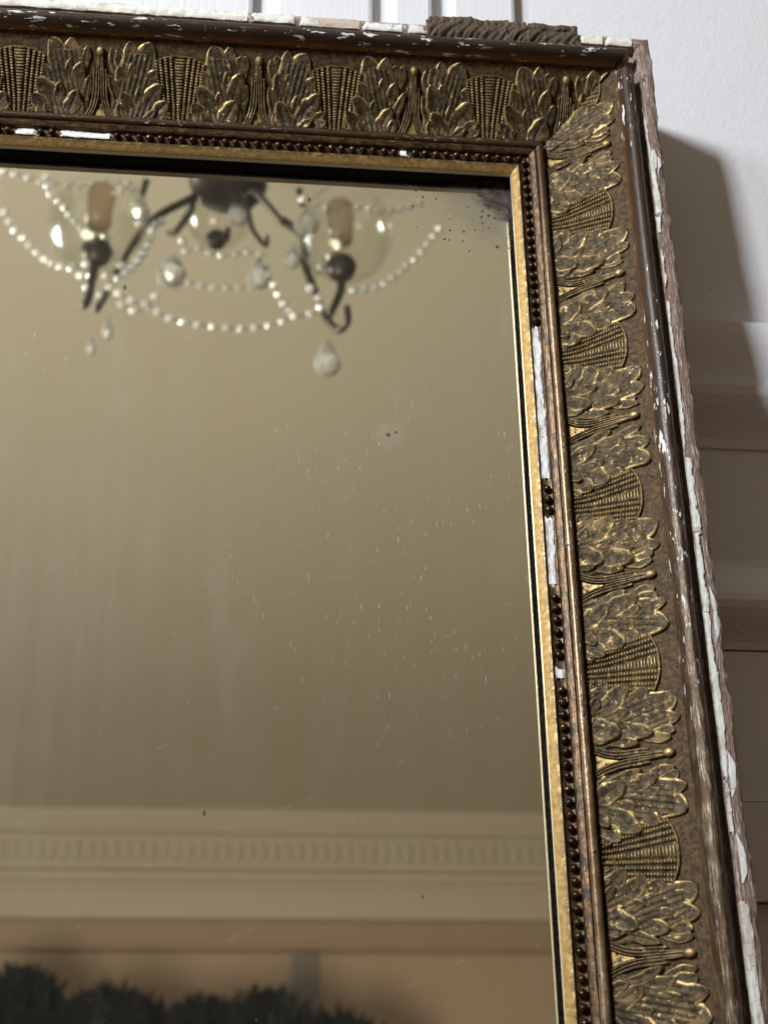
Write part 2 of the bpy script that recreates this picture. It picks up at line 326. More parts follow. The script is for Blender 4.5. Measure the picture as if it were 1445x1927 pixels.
# ------------------------------------------------------------------ the setting
YW = 0.062                                       # face of the wall the mirror leans on
def setting():
    w = tag(link('wall', box_mesh('wall', (-2.4, YW, 0), (1.6, YW + .08, 3.48), 0, M['wall'])), 'white painted wall behind the mirror', kind='structure')
    # vertical boards left of the plain plaster (their gaps show above the frame)
    for x0, x1, pr in ((-.78, -.66, .007), (-.652, -.47, .009), (-.460, -.262, .009), (-.246, -.178, .009), (-.164, -.136, .011), (-.122, -.076, .009)):
        link('board', box_mesh('board', (x0, YW - pr, 1.86), (x1, YW + .002, 3.4), .003, M['board']), w)
    # horizontal rails and mouldings of the panelling to the right, in the mirror's shadow
    def rail(z0, z1, pr0, pr1):
        n = 6
        pr0 *= 1.3; pr1 *= 1.3; pts = [(z1, 0.0)] + [(z1 + (z0 - z1) * k / n, pr1 + (pr0 - pr1) * (.5 - .5 * math.cos(math.pi * k / n))) for k in range(n + 1)] + [(z0, 0.0)]
        vs = []; fs = []
        for x in (-.02, 1.5):
            for z, pr in pts: vs.append((x, YW + .001 - pr, z))
        m = len(pts)
        for k in range(m - 1): fs.append((k, k + 1, m + k + 1, m + k))
        fs += [tuple(range(m)), tuple(range(m, 2 * m))[::-1]]
        link('panel_rail', mesh('panel_rail', vs, fs, False, None, M['wall']), w)
    rail(1.728, 1.773, .010, .013); rail(1.688, 1.7265, .002, .014); rail(1.582, 1.612, .012, .002)
    rail(1.553, 1.5808, .004, .016); rail(1.46, 1.5515, .006, .004); rail(1.402, 1.4585, .012, .012); rail(1.25, 1.4005, .005, .005); rail(1.1, 1.2485, .006, .006)
    tag(link('ceiling', box_mesh('ceiling', (-2.6, -5.6, 3.48), (2.4, YW + .08, 3.56), 0, M['ceil'])), 'pale ceiling seen in the mirror', kind='structure')
    fw = tag(link('far_wall', box_mesh('far_wall', (-2.6, -5.6, 0), (2.4, -5.5, 3.48), 0, M['farwall'])), 'tan wall across the room seen in the mirror', kind='structure')
    prof = [(0, 3.479), (.25, 3.479), (.25, 3.445), (.235, 3.43), (.215, 3.41), (.20, 3.395), (.165, 3.385), (.165, 3.245), (.125, 3.24), (.12, 3.215), (.10, 3.205), (.07, 3.17), (.045, 3.12),
            (.033, 3.07), (0.0, 3.066)]
    vs = []; fs = []; m = len(prof)
    for x in (-2.6, 2.4):
        for pr, z in prof: vs.append((x, -5.499 + pr, z))
    for k in range(m - 1): fs.append((k, k + 1, m + k + 1, m + k))
    c = link('cornice', mesh('cornice', vs, fs, False, None, M['plaster']), fw)
    prof = [(.0, 3.0655), (.016, 3.062), (.016, 2.965), (.036, 2.960), (.038, 2.94), (.0, 2.925)]
    vs = [(x, -5.499 + pr, z) for x in (-2.6, 2.4) for pr, z in prof]; m = len(prof)
    link('picture_rail', mesh('picture_rail', vs, [(k, k + 1, m + k + 1, m + k) for k in range(m - 1)], False, None, M['rail']), fw)
    dm = box_mesh('dentil', (-.017, 0, -.045), (.017, .028, .04), .010, M['plaster'])
    for i in range(74):
        d = link('dentil', dm, c); d.location = (-1.95 + i * .053, -5.337, 3.318)
    link('pilaster_strip', box_mesh('pilaster_strip', (0.0, -5.501, 0), (.105, -5.47, 2.925), .004, M['strip']), fw)
setting()

# ------------------------------------------------------------------ the mirror
root = empty('leaning_mirror', (0, 0, 0))
L = LEAN
# frame axes: X right, Y up along the frame, Z out of the frame; the root sits at the bottom centre
Fy = Vector((0, math.sin(L), math.cos(L))); Fz = Vector((0, -math.cos(L), math.sin(L)))
corner = Vector((0, 0, 1.95))
base = corner + Vector((-WD * P / 2, 0, 0)) - Fy * HT * P
root.matrix_world = Matrix(((1, Fy.x, Fz.x, base.x), (0, Fy.y, Fz.y, base.y), (0, Fy.z, Fz.z, base.z), (0, 0, 0, 1)))
tag(root, 'old gilt framed mirror with acanthus leaf frame leaning against white wall', 'mirror')

def FP(rail, l, w, z):                            # rail coordinates (along, inwards, out) in repeats -> root-local metres
    if rail == 'top': X, Y = -l, -w
    elif rail == 'right': X, Y = -w, -l
    elif rail == 'left': X, Y = -WD + w, -l
    else: X, Y = -l, -HT + w
    return ((X + WD / 2) * P, (Y + HT) * P, z * P)
def rail_len(rail): return WD if rail in ('top', 'bottom') else HT
def loft(name, rail, prof, mat, nl=90, jit=None, l0=None, l1=None, parent=None, gap=.003, smooth=True):
    """sweep an open (w, z) profile along a rail with mitred ends; jit(l, k, w, z) -> (w, z)"""
    LN = rail_len(rail); m = len(prof); vs = []; lw = []
    arc = [0.0]
    for a, b in zip(prof, prof[1:]): arc.append(arc[-1] + math.hypot(b[0] - a[0], b[1] - a[1]))
    st = 1.0 if rail in ('right', 'left') else 0.0
    for i in range(nl + 1):
        f = i / nl
        for k, (w, z) in enumerate(prof):
            a = (w + gap) if l0 is None else l0 + .0 * w; b = (LN - w - gap) if l1 is None else l1
            l = a + (b - a) * f; ww, zz = (w, z) if jit is None else jit(l, k, w, z)
            vs.append(FP(rail, l, ww, zz)); lw.append((l, 1 - arc[k] / arc[-1], st))
    fs = [(i * m + k, i * m + k + 1, (i + 1) * m + k + 1, (i + 1) * m + k) for i in range(nl) for k in range(m - 1)]
    fs += [tuple(range(m)), tuple(nl * m + k for k in range(m))[::-1]]
    me = mesh(name, vs, fs, False, {'lw': ('FLOAT_VECTOR', lw)}, mat)
    if smooth:
        me.polygons.foreach_set('use_smooth', [len(p.vertices) == 4 for p in me.polygons]); me.update()
        try: me.set_sharp_from_angle(angle=math.radians(38))
        except Exception: pass
    return link(name, me, parent)

COVE = [(.250, .052), (.262, .043), (.285, .022), (.324, .000), (.37, -.032), (.43, -.076), (.50, -.128), (.57, -.178), (.62, -.205), (.664, -.222), (.70, -.238)]
CW = np.array([c[0] for c in COVE]); CZ = np.array([c[1] for c in COVE])
_wd = np.linspace(.25, .70, 181); _zd = np.interp(_wd, CW, CZ)
for _ in range(10): _zd[1:-1] = (_zd[:-2] + 2 * _zd[1:-1] + _zd[2:]) / 4
def cove_z(w): return np.interp(w, _wd, _zd)
def cove_n(w):
    g = np.interp(w, _wd, np.gradient(_zd, _wd)); k = 1 / np.sqrt(1 + g * g); return -g * k, k      # (dw, dz)

RIM = [(.152, .055), (.1525, .10)] + [(.20 - .0475 * math.cos(math.pi * k / 14), .108 + .066 * math.sin(math.pi * k / 14) - .03 * (k / 14)) for k in range(1, 14)] + [(.247, .062), (.2475, .03)]
INNER = [(.700, -.245), (.7005, -.195)] + [(.728 - .027 * math.cos(math.pi * k / 9), -.192 + .028 * math.sin(math.pi * k / 9)) for k in range(1, 9)] + [(.756, -.196), (.7565, -.22)]
FILLET = [(.757, -.23), (.7575, -.186), (.764, -.182), (.778, -.190), (.792, -.199), (.797, -.206), (.7975, -.24)]
CHANNEL = [(.798, -.245), (.7985, -.224), (.806, -.228), (.826, -.2335), (.848, -.2335), (.856, -.230), (.8585, -.224), (.859, -.245)]
SIGHT = [(.8595, -.25), (.860, -.227), (.866, -.2225), (.874, -.226), (.905, -.262), (.909, -.268), (.909, -.300), (.905, -.303)]
def vstep(x, seed): return float(vnoise(math.floor(x), seed))
def wob(amp, fr, seed):
    return lambda l, k, w, z: (w + amp * float(vnoise(l * fr, seed)), z + amp * float(vnoise(l * fr + 40, seed + 3)))
def rough(amp, seed):
    return lambda l, k, w, z: (w + amp * (.7 * vstep(l * 5.7, seed) + .5 * float(vnoise(l * 3.1 + k * .2, seed)) + .6 * float(vnoise(l * 11 + k * .7, seed + 1)) + .5 * float(vnoise(l * 34 + k * 2.3, seed + 2))),
                               z + .7 * amp * (float(vnoise(l * 5 + k * 1.7, seed + 5)) + .6 * float(vnoise(l * 27 + k * 3.1, seed + 6))))
RAILS = {}
for rail in ('top', 'right', 'left', 'bottom'):
    nl = 160
    body = loft('frame_rail', rail, [(float(w), float(cove_z(w))) for w in np.linspace(.248, .702, 26)] + [(.7025, -.33), (.55, -.46), (.25, -.46), (.2485, .03)], M['cove'], nl, None, parent=root)
    RAILS[rail] = body
    if rail == 'right': body['label'] = 'right stile of the frame, more rubbed and brassy'
    if rail == 'top': body['label'] = 'top rail of the frame, darker and dirtier'
    loft('rim_moulding', rail, RIM, M['rim'], nl * 2, wob(.0022, 2.3, 11), l0=.335 if rail == 'right' else None, l1=HT - .1 if rail == 'right' else None, parent=body, gap=.004)
    loft('inner_moulding', rail, INNER, M['tan'], nl * 2, wob(.0012, 2.0, 21), parent=body, gap=.004)
    loft('fillet', rail, FILLET, M['rust'], nl * 2, wob(.0012, 2.6, 31), parent=body, gap=.004)
    loft('bead_channel', rail, CHANNEL, M['rust'], nl, wob(.0008, 2.6, 41), parent=body, gap=.004)
    loft('sight_edge', rail, SIGHT, M['sight'], nl * 2, wob(.0012, 1.4, 51), parent=body, gap=.002)
    loft('rebate', rail, [(.84, -.245), (.84, -.40), (.70, -.44), (.7035, -.33), (.7035, -.246)], M['black'], 8, None, parent=body, gap=.0)  # near-black colour paints in the shade of the unlit recess behind the lip
    # outer ledge: rough wood that once carried an applied strip
    LEDGE = [(.151, .02), (.125, .026), (.108, .030), (.104, .062), (.100, .086), (.085, .092), (.055, .093), (.028, .090), (.010, .078), (.002, .055), (.0, .0), (.004, -.20), (.01, -.45), (.2485, -.45)]
    amp = .0075 if rail == 'right' else .004
    def ledge_j(l, k, w, z, f=rough(amp, 61)):
        if k in (0, 1, 2, 12, 13): return w, z
        return f(l, k, w, z)
    loft('outer_ledge', rail, LEDGE, M['wood'], 420, ledge_j, parent=body, gap=.004)
right, top = RAILS['right'], RAILS['top']
# bare wood under the lost end of the rim, at the top of the stile
vs = []; lwv = []
for l in np.linspace(0, 1, 9):
    for w in np.linspace(.1525, .2475, 5):
        a = w + .006; b = .36 + .10 * (w - .15) / .1
        ll = a + (b - a) * l
        vs.append(FP('right', ll, w, .066 - .02 * (w - .15) / .1 + .004 * float(vnoise(ll * 22 + w * 90, 5)))); lwv.append((ll, w, 1))
fs = [(i * 5 + k, i * 5 + k + 1, i * 5 + k + 6, i * 5 + k + 5) for i in range(8) for k in range(4)]
link('bare_wood_patch', mesh('bare_wood_patch', vs, fs, True, {'lw': ('FLOAT_VECTOR', lwv)}, M['wood']), right)

def gesso_piece(rail, l0, l1, w_in, w_out, z, th, mat, parent, seed, amp=.008, n=None, name='gesso_patch', taper=0):
    G = (0, .04, .36, .68, .96, 1)
    """ragged flat piece of gesso lying on the profile between two distances from the edge"""
    n = n or max(8, int((l1 - l0) * 60)); vs = []; lwv = []; J = 6
    for i in range(n + 1):
        f = i / n; l = l0 + (l1 - l0) * f
        a = w_in - amp * .25 * float(vnoise(l * 19, seed + 1)); b = w_out + amp * (.9 * vstep(l * 6.3, seed) + .5 * vstep(l * 17, seed + 4) + .35 * float(vnoise(l * 40, seed + 2)))
        if taper: e = min(1, f / taper, (1 - f) / taper) ; b = a + (b - a) * max(.08, e)
        for j in range(J):
            g = G[j]; w = a + (b - a) * g
            zz = z(w) + th * (1 + .3 * float(vnoise(l * 26 + j * 5.1, seed + 7)))
            if j in (0, J - 1) or i in (0, n): zz = z(w) - .006
            vs.append(FP(rail, l + .028 * float(vnoise(j * 1.9, seed + (1 if i == 0 else 2))) * (i in (0, n)), w, zz)); lwv.append((l, g, 1))
    fs = [(i * J + j, i * J + j + 1, (i + 1) * J + j + 1, (i + 1) * J + j) for i in range(n) for j in range(J - 1)]
    return link(name, mesh(name, vs, fs, False, {'lw': ('FLOAT_VECTOR', lwv)}, mat), parent)
flat = lambda z0: (lambda w: z0)
ledz = lambda w: float(np.interp(w, [.0, .01, .028, .055, .085, .10], [.06, .078, .090, .093, .092, .086]))
for i, (a, b, wi, wo) in enumerate(((.62, 1.04, .101, .088), (.95, 1.47, .100, .062), (1.47, 1.62, .101, .078), (1.72, 2.02, .099, .080), (2.10, 3.16, .101, .086), (3.16, 3.62, .101, .060), (3.62, 4.12, .101, .068),
                                    (4.10, 5.02, .101, .066), (5.02, 5.30, .101, .080), (5.62, 6.9, .101, .050), (6.9, 9, .101, .07), (9, 11.6, .101, .06))):
    gesso_piece('right', a, b, wi, wo, ledz, .008, M['grey'], right, 80 + i, .010, taper=.25 if i in (0, 3) else .0)
for i, (a, b, wi, wo) in enumerate(((3.95, 4.28, .050, .012), (4.85, 5.12, .07, .03), (5.28, 5.55, .07, .03), (1.0, 1.12, .05, .03), (6.3, 6.8, .05, .01))):
    gesso_piece('right', a, b, wi, wo, ledz, .004, M['gesso'], right, 120 + i, .008, taper=.3)
for i, (a, b, wi, wo, th) in enumerate(((.11, .30, .101, .006, .010), (.305, .47, .101, .018, .012), (1.49, 1.62, .101, .030, .006), (1.63, 1.90, .101, .026, .008), (1.905, 2.32, .101, .006, .007), (2.33, 2.62, .101, -.004, .016), (2.63, 5.2, .101, -.002, .013), (5.2, 8.6, .101, .01, .012))):
    gesso_piece('top', a, b, wi, wo, ledz, th, M['cream'] if i not in (2, 3) else M['gesso'], top, 140 + i, .007)
# white gesso where runs of beads are lost
chz = lambda w: -.232
for rail, par, rng_ in (('right', right, ((2.115, 3.18), (3.415, 3.845), (4.325, 4.39))), ('top', top, ((3.47, 3.80), (3.945, 4.075), (1.592, 1.645)))):
    for i, (a, b) in enumerate(rng_):
        gesso_piece(rail, a, b, .852, .806, chz, .011, M['gesso'], par, 170 + i, .006)

# ---- cast ornament: shells, leaves, stems laid on the cove
W0 = .668                                         # foot of the leaves
def relief(name, s0, s1, t0, t1, ns, nt, hfun, mat, clip=None):
    s = np.linspace(s0, s1, ns); t = np.linspace(t0, t1, nt); S, T = np.meshgrid(s, t, indexing='ij')
    h, rim, ins = hfun(S, T)
    h = np.where(ins, h, -.014); w = W0 - T
    dw, dz = cove_n(w); X = S; Yw = w + dw * h; Z = cove_z(w) + dz * h
    vs = np.stack([X * P, -Yw * P, Z * P], -1).reshape(-1, 3)
    q = ins[:-1, :-1] | ins[1:, :-1] | ins[:-1, 1:] | ins[1:, 1:]
    idx = np.arange(ns * nt).reshape(ns, nt)
    F = np.stack([idx[:-1, :-1][q], idx[1:, :-1][q], idx[1:, 1:][q], idx[:-1, 1:][q]], 1)
    used = np.unique(F); rm = -np.ones(ns * nt, int); rm[used] = np.arange(len(used))
    me = mesh(name, vs[used], rm[F], True, {'rim': ('FLOAT', np.where(ins, rim, 0).reshape(-1)[used])}, mat)
    return me
def lobe_field(S, T, ctrl, hw, H, q_tip=.50):
    c = np.array(catmull(ctrl, 8)); seg = np.diff(c, axis=0); d = np.hypot(seg[:, 0], seg[:, 1]); q = np.concatenate([[0], np.cumsum(d)]); tot = q[-1]; q /= tot
    best = np.full(S.shape, 9.0); qq = np.zeros(S.shape); sd = np.zeros(S.shape)
    for k in range(len(seg)):                       # exact distance to the spine
        u = ((S - c[k, 0]) * seg[k, 0] + (T - c[k, 1]) * seg[k, 1]) / d[k] ** 2
        u = np.clip(u, 0, 1); dx = S - c[k, 0] - u * seg[k, 0]; dy = T - c[k, 1] - u * seg[k, 1]; D = np.hypot(dx, dy)
        m = D < best; best = np.where(m, D, best); qq = np.where(m, q[k] + u * (q[k + 1] - q[k]), qq); sd = np.where(m, np.sign(dx * seg[k, 1] - dy * seg[k, 0]), sd)
    D = best; x = np.clip((qq - q_tip) / (1 - q_tip), 0, 1)
    prof = np.where(qq < q_tip, .50 + .50 * np.sin(qq / q_tip * math.pi / 2), np.clip(1 - x ** 2.1, 0, 1) ** .60)
    wav = .95 + .07 * np.sin(qq * 15 + 1.6 * sd + 60 * hw) * np.clip(qq * 2, 0, 1) * np.clip((1 - qq) * 4, 0, 1)
    r = np.where(qq >= .9995, 2 + D, D / np.maximum(hw * prof * wav, 1e-5)); ins = r < 1; rc = np.clip(r, 0, 1)
    h = H * (.42 + .72 * qq ** 1.2) * (.30 + .70 * np.sqrt(1 - rc ** 5))
    h = h - .24 * H * (1 - np.clip(rc * 1.25, 0, 1) ** 2) * np.clip(qq * 1.6, 0, 1) * np.clip(1.3 - qq, 0, 1)
    h = h - .13 * H * np.exp(-(D / (.11 * hw)) ** 2) * np.clip(1.1 - qq, 0, 1)
    h = h + .05 * H * np.cos(sd * D / hw * 9 + qq * 5) * np.clip(1 - qq, 0, 1)                    # fine veins along the lobe
    rim = np.exp(-((rc - .84) / .12) ** 2) * np.clip(.05 + 1.2 * qq, 0, 1)
    return h, rim, ins
def zs(L):
    return [((x - 420) / 1430, (775 + .06 * (x - 420) - y) / 1720) for x, y in L]
LOBES = [  # control points along each lobe, half width, height; drawn from the back of the leaf to the front
    ([(815, 640), (785, 480), (745, 310), (688, 160)], 0.0784, 0.0196), ([(870, 640), (858, 480), (868, 320), (880, 160)], 0.0663, 0.0185),
    ([(900, 460), (940, 350), (972, 228)], 0.0452, 0.0164), ([(965, 470), (1008, 360), (1020, 240)], 0.0331, 0.0142),
    ([(735, 600), (690, 490), (622, 372)], 0.0418, 0.0250), ([(640, 500), (615, 400), (600, 300)], 0.0302, 0.0153), ([(805, 610), (848, 490), (862, 352)], 0.0371, 0.0262),
    ([(890, 720), (915, 560), (975, 372)], 0.0580, 0.0294), ([(965, 760), (1000, 620), (1046, 468)], 0.0325, 0.0272),
    ([(770, 830), (715, 680), (650, 570), (576, 486)], 0.0626, 0.0338), ([(742, 720), (772, 630), (775, 520)], 0.0348, 0.0327),
    ([(815, 860), (865, 750), (948, 600)], 0.0580, 0.0381), ([(905, 860), (955, 780), (970, 676)], 0.0313, 0.0349),
    ([(680, 840), (615, 735), (528, 626)], 0.0487, 0.0381), ([(610, 830), (565, 775), (506, 722)], 0.0302, 0.0349), ([(755, 870), (710, 800), (636, 712)], 0.0325, 0.0414)]
def leaf_h(S, T, var=0):
    T = T / 1.075
    h = np.full(S.shape, -1.0); rim = np.zeros(S.shape); ins = np.zeros(S.shape, bool)
    # low body of the leaf
    c = np.array(zs([(800, 850), (800, 600), (800, 330)]))
    bw = np.interp(T, [0, .1, .2, .3], [.175, .165, .145, .09]); cx = np.interp(T, c[:, 1], c[:, 0])
    bi = (np.abs(S - cx) < bw) & (T < .31); bh = .018 * np.sqrt(np.clip(1 - (np.abs(S - cx) / bw) ** 4, 0, 1)) + .002 * np.sin(S * 190 + T * 60)
    h = np.where(bi, bh, h); ins |= bi
    r = random.Random(50 + var)
    for ctrl, hw, H in LOBES:
        j = [(x + r.uniform(-13, 13), y + r.uniform(-13, 13)) for x, y in ctrl]
        a, b, i = lobe_field(S, T, zs(j), hw * (1.08 + r.uniform(-.14, .14)), H * (1 + r.uniform(-.22, .12)))
        up = i & (a > h); h = np.where(up, a, h); rim = np.where(up, b, rim); ins |= i
    ins &= T > -.004
    return h, rim, ins
def fan_h(S, T):
    topc = .338 - .9 * S ** 2 - 3.2 * np.abs(S) ** 3
    f = np.clip(T / .34, 0, 1) ** 1.35; h = np.full(S.shape, .009); rim = np.zeros(S.shape)
    half = .125 + .045 * f; ins = (np.abs(S) < half) & (T < topc) & (T > -.004)
    tops = {0: 0, 1: .060, 2: .096, 3: .130, 4: .158}
    for i in range(-4, 5):
        b = i * .028; t = math.copysign(tops[abs(i)], i) if i else 0
        cx = b + (t - b) * f; hw = (.0115 + .030 * f) if i == 0 else .0112 + .0035 * f
        r = np.abs(S - cx) / hw; k = r < 1
        ph = 2 * math.pi * T / (.0150 if i == 0 else .0138) + i * 1.3
        ring = .5 + .5 * np.cos(ph); hh = .010 + .015 * np.sqrt(np.clip(1 - r ** 2, 0, 1)) * (.60 + .40 * ring)
        if i == 0: hh = hh - .006 * f * (1 - r ** 2)
        up = k & (hh > h); h = np.where(up, hh, h); rim = np.where(up, ring ** 2 * np.clip(1 - 1.5 * r ** 2, 0, 1) * .9, rim)
    e = (topc - T); lip = ins & (e < .007); h = np.where(lip, .020, h); rim = np.where(lip, .25, rim)
    return h, rim, ins
def stem_h(S, T):
    h = np.full(S.shape, .002); rim = np.zeros(S.shape); ins = np.zeros(S.shape, bool)
    A = np.abs(S); fl = np.clip((.17 - T) / .17, 0, 1)
    for off, H, hw in ((.0065, .020, .0055), (.022, .019, .0085), (.040, .017, .009)):
        cx = off + .044 * fl ** 2.2 + (.0 if off < .01 else -.012 * np.clip((T - .2) / .14, 0, 1)); r = np.abs(A - cx) / hw; k = (r < 1) & (T < (.325 if off < .03 else .25)) & (T > -.004)
        hh = H * (.35 + .65 * np.sqrt(np.clip(1 - r ** 2, 0, 1))); up = k & (hh > h); h = np.where(up, hh, h); rim = np.where(up, .40 * np.clip(1 - r, 0, 1) if off < .01 else .15 * np.clip(1 - r, 0, 1), rim); ins |= k
    d = np.hypot(S, (T - .335) * .95) / .0265; k = d < 1
    hh = .010 + .020 * np.sqrt(np.clip(1 - d ** 2, 0, 1)); up = k & (hh > h); h = np.where(up, hh, h); rim = np.where(up, np.clip(1.1 - d, 0, 1), rim); ins |= k
    return h, rim, ins
def gold_flat():
    t = NT('bright_gilt_ground'); o = t.n('NewGeometry').outputs['Position']; n = t.noise(o, 260, 4, .7)
    col = t.mix(t.ramp(n, .48, .60), t.mix(t.noise(o, 90, 3), (.30, .185, .06), (.50, .34, .13)), (.04, .026, .015))
    t.bsdf(Base_Color=col, Metallic=.6, Roughness=.5, Normal=t.bump(n, .6, .0008)); return t.m
M['goldflat'] = gold_flat()
def tri_h(S, T):
    fl = np.clip((.17 - T) / .17, 0, 1); ins = (np.abs(S) < .0015 + .043 * fl ** 2.2) & (T < .11) & (T > -.004)
    return np.full(S.shape, .0045), np.ones(S.shape), ins
PIECES = {}
LEAFR = [relief('acanthus_leaf', .045, .475, -.02, .40, 130, 124, (lambda S, T, v=v: leaf_h(S, T, v)), M['gilt']) for v in range(5)]
def mirrored(me):
    m = me.copy(); co = np.empty(len(m.vertices) * 3, np.float32); m.vertices.foreach_get('co', co); co[0::3] *= -1; m.vertices.foreach_set('co', co); m.flip_normals(); m.update(); return m
LEAFL = [mirrored(m) for m in LEAFR]
FAN = relief('fluted_shell', -.175, .175, -.02, .345, 112, 220, fan_h, M['gilt'])
STEM = relief('stem_and_bud', -.115, .115, -.02, .37, 90, 130, stem_h, M['gilt'])
TRI = relief('gold_spandrel', -.06, .06, -.02, .15, 30, 40, tri_h, M['goldflat'])
def place(me, rail, l, srange, parent):
    """lay a piece at distance l; clip it on the mitre if it crosses"""
    LN = rail_len(rail); sg = -1 if rail == 'top' else 1
    lo = l + min(sg * srange[0], sg * srange[1]); hi = l + max(sg * srange[0], sg * srange[1])
    if hi < .29 or lo > LN - .30: return
    m4 = Matrix.Translation(Vector(((WD / 2) * P, HT * P, 0)))
    m4 = m4 @ (Matrix.Translation((-l * P, 0, 0)) if rail == 'top' else Matrix.Translation((0, -l * P, 0)) @ Matrix.Rotation(-math.pi / 2, 4, 'Z'))
    m = me
    if lo < .70 or hi > LN - .70:
        bm = bmesh.new(); bm.from_mesh(me); pt = m4.inverted()
        for (cx, no) in (((WD / 2 * P, HT * P, 0), (1, -1, 0) if rail == 'top' else (-1, 1, 0)),) if lo < .70 else (((-WD / 2 * P, HT * P, 0), (-1, -1, 0)) if rail == 'top' else ((WD / 2 * P, 0, 0), (-1, -1, 0)),):
            n = (pt.to_3x3() @ Vector(no)).normalized(); c0 = pt @ Vector(cx) - n * .0004
            bmesh.ops.bisect_plane(bm, geom=bm.verts[:] + bm.edges[:] + bm.faces[:], plane_co=c0, plane_no=n, clear_outer=True)
        if len(bm.faces) < 12: bm.free(); return
        m = bpy.data.meshes.new(me.name); bm.to_mesh(m); bm.free(); m.materials.append(me.materials[0])
    o = link(me.name.split('.')[0], m, parent); o.matrix_local = m4
for rail, l0, n in (('top', 1.062, 8), ('right', 1.351, 11)):
    par = RAILS[rail]
    for k in range(-1, n):
        l = l0 + k; v = (k * 2 + 2 + (rail == 'top')) % 5
        place(FAN, rail, l, (-.175, .175), par)
        place(LEAFR[v], rail, l, (.045, .475), par); place(LEAFL[(v + 3) % 5], rail, l, (-.475, -.045), par)
        place(STEM, rail, l + .5, (-.115, .115), par); place(TRI, rail, l + .5, (-.06, .06), par)

# ---- bead string
bm = bmesh.new(); bmesh.ops.create_uvsphere(bm, u_segments=14, v_segments=9, radius=.0240 * P)
for f in bm.faces: f.smooth = True
BEAD = bpy.data.meshes.new('bead'); bm.to_mesh(BEAD); bm.free(); BEAD.materials.append(M['bead'])
for rail, gaps in (('top', ((3.46, 3.805), (3.94, 4.08), (1.588, 1.65))), ('right', ((2.105, 3.185), (3.41, 3.85), (4.32, 4.395)))):
    l = .862; r = random.Random(3); LN = rail_len(rail)
    while l < min(LN - .86, 6.9):
        if not any(a - .012 < l < b + .012 for a, b in gaps):
            o = link('bead', BEAD, RAILS[rail]); o.location = FP(rail, l + r.uniform(-.003, .003), .827 + r.uniform(-.0015, .0015), -.2165); k = 1 + r.uniform(-.07, .07)
            o.scale = (k, k, .92 * k); o.rotation_euler = (r.uniform(0, 3), r.uniform(0, 3), r.uniform(0, 3))
        l += .0678

# ---- surviving strip of applied composition on the top ledge
def fragment(l0, l1, seed, hh):
    n = max(30, int((l1 - l0) * 230)); J = 18; vs = []
    for i in range(n + 1):
        l = l0 + (l1 - l0) * i / n
        for j in range(J):
            g = j / (J - 1); w = .140 - .166 * g                         # inner edge to outer edge
            z = .070 + hh * math.sin(min(1, g * 1.6) * math.pi / 2)
            u = l * 10 + 2.1 * g * g + .45 * float(vnoise(l * 7, seed)); ph = u % 1.0; kk = math.floor(u)   # slanted overlapping leaf tips
            if .03 < g < .82:
                tip = math.sqrt(max(0, 1 - (2 * ph - 1) ** 2)); z += .030 * tip * (.6 + .4 * float(vnoise(kk * 1.7, seed + 9))) * (1 - .6 * abs(g - .45)) - .012
                z -= .008 * math.exp(-((ph - .55) / .10) ** 2); z += .004 * float(vnoise(l * 60 + j * 7, seed + 4))
            if g > .72: z += .012 * float(vnoise(l * 12 + 5, seed + 1)) + .005 * float(vnoise(l * 45, seed + 6)); w += .010 * float(vnoise(l * 15, seed + 2)) + .004 * float(vnoise(l * 50, seed + 3))
            l_ = l
            if i in (0, n): l_ = l + .022 * float(vnoise(g * 5, seed + i)); z -= .010 * abs(float(vnoise(g * 9, seed + 8)))
            vs.append(FP('top', l_, w, z))
    b = len(vs)
    for i in range(n + 1): l = l0 + (l1 - l0) * i / n; vs.append(FP('top', l, -.022, -.02)); vs.append(FP('top', l, .13, .04))
    fs = [(i * J + j, i * J + j + 1, (i + 1) * J + j + 1, (i + 1) * J + j) for i in range(n) for j in range(J - 1)]
    fs += [(i * J + J - 1, b + 2 * i, b + 2 * i + 2, (i + 1) * J + J - 1) for i in range(n)] + [(b + 2 * i + 1, i * J, (i + 1) * J, b + 2 * i + 3) for i in range(n)]
    fs += [tuple(range(J)) + (b, b + 1), tuple(n * J + j for j in range(J)) + (b + 2 * n, b + 2 * n + 1)]
    o = link('leaf_tip_strip', mesh('leaf_tip_strip', vs, fs, True, None, M['frag']), top)
    return o
fragment(.485, .822, 201, .050); fragment(.832, .950, 202, .044); fragment(.956, 1.478, 203, .056)

# ---- glass and backing
link('mirror_glass', box_mesh('mirror_glass', (-(WD / 2 - .80) * P, .80 * P, -.405 * P), ((WD / 2 - .80) * P, (HT - .80) * P, -.377 * P), 0, M['silver']), root)
link('backing_board', box_mesh('backing_board', (-(WD / 2 - .4) * P, .4 * P, -.455 * P), ((WD / 2 - .4) * P, (HT - .4) * P, -.41 * P), 0, M['wood']), root)

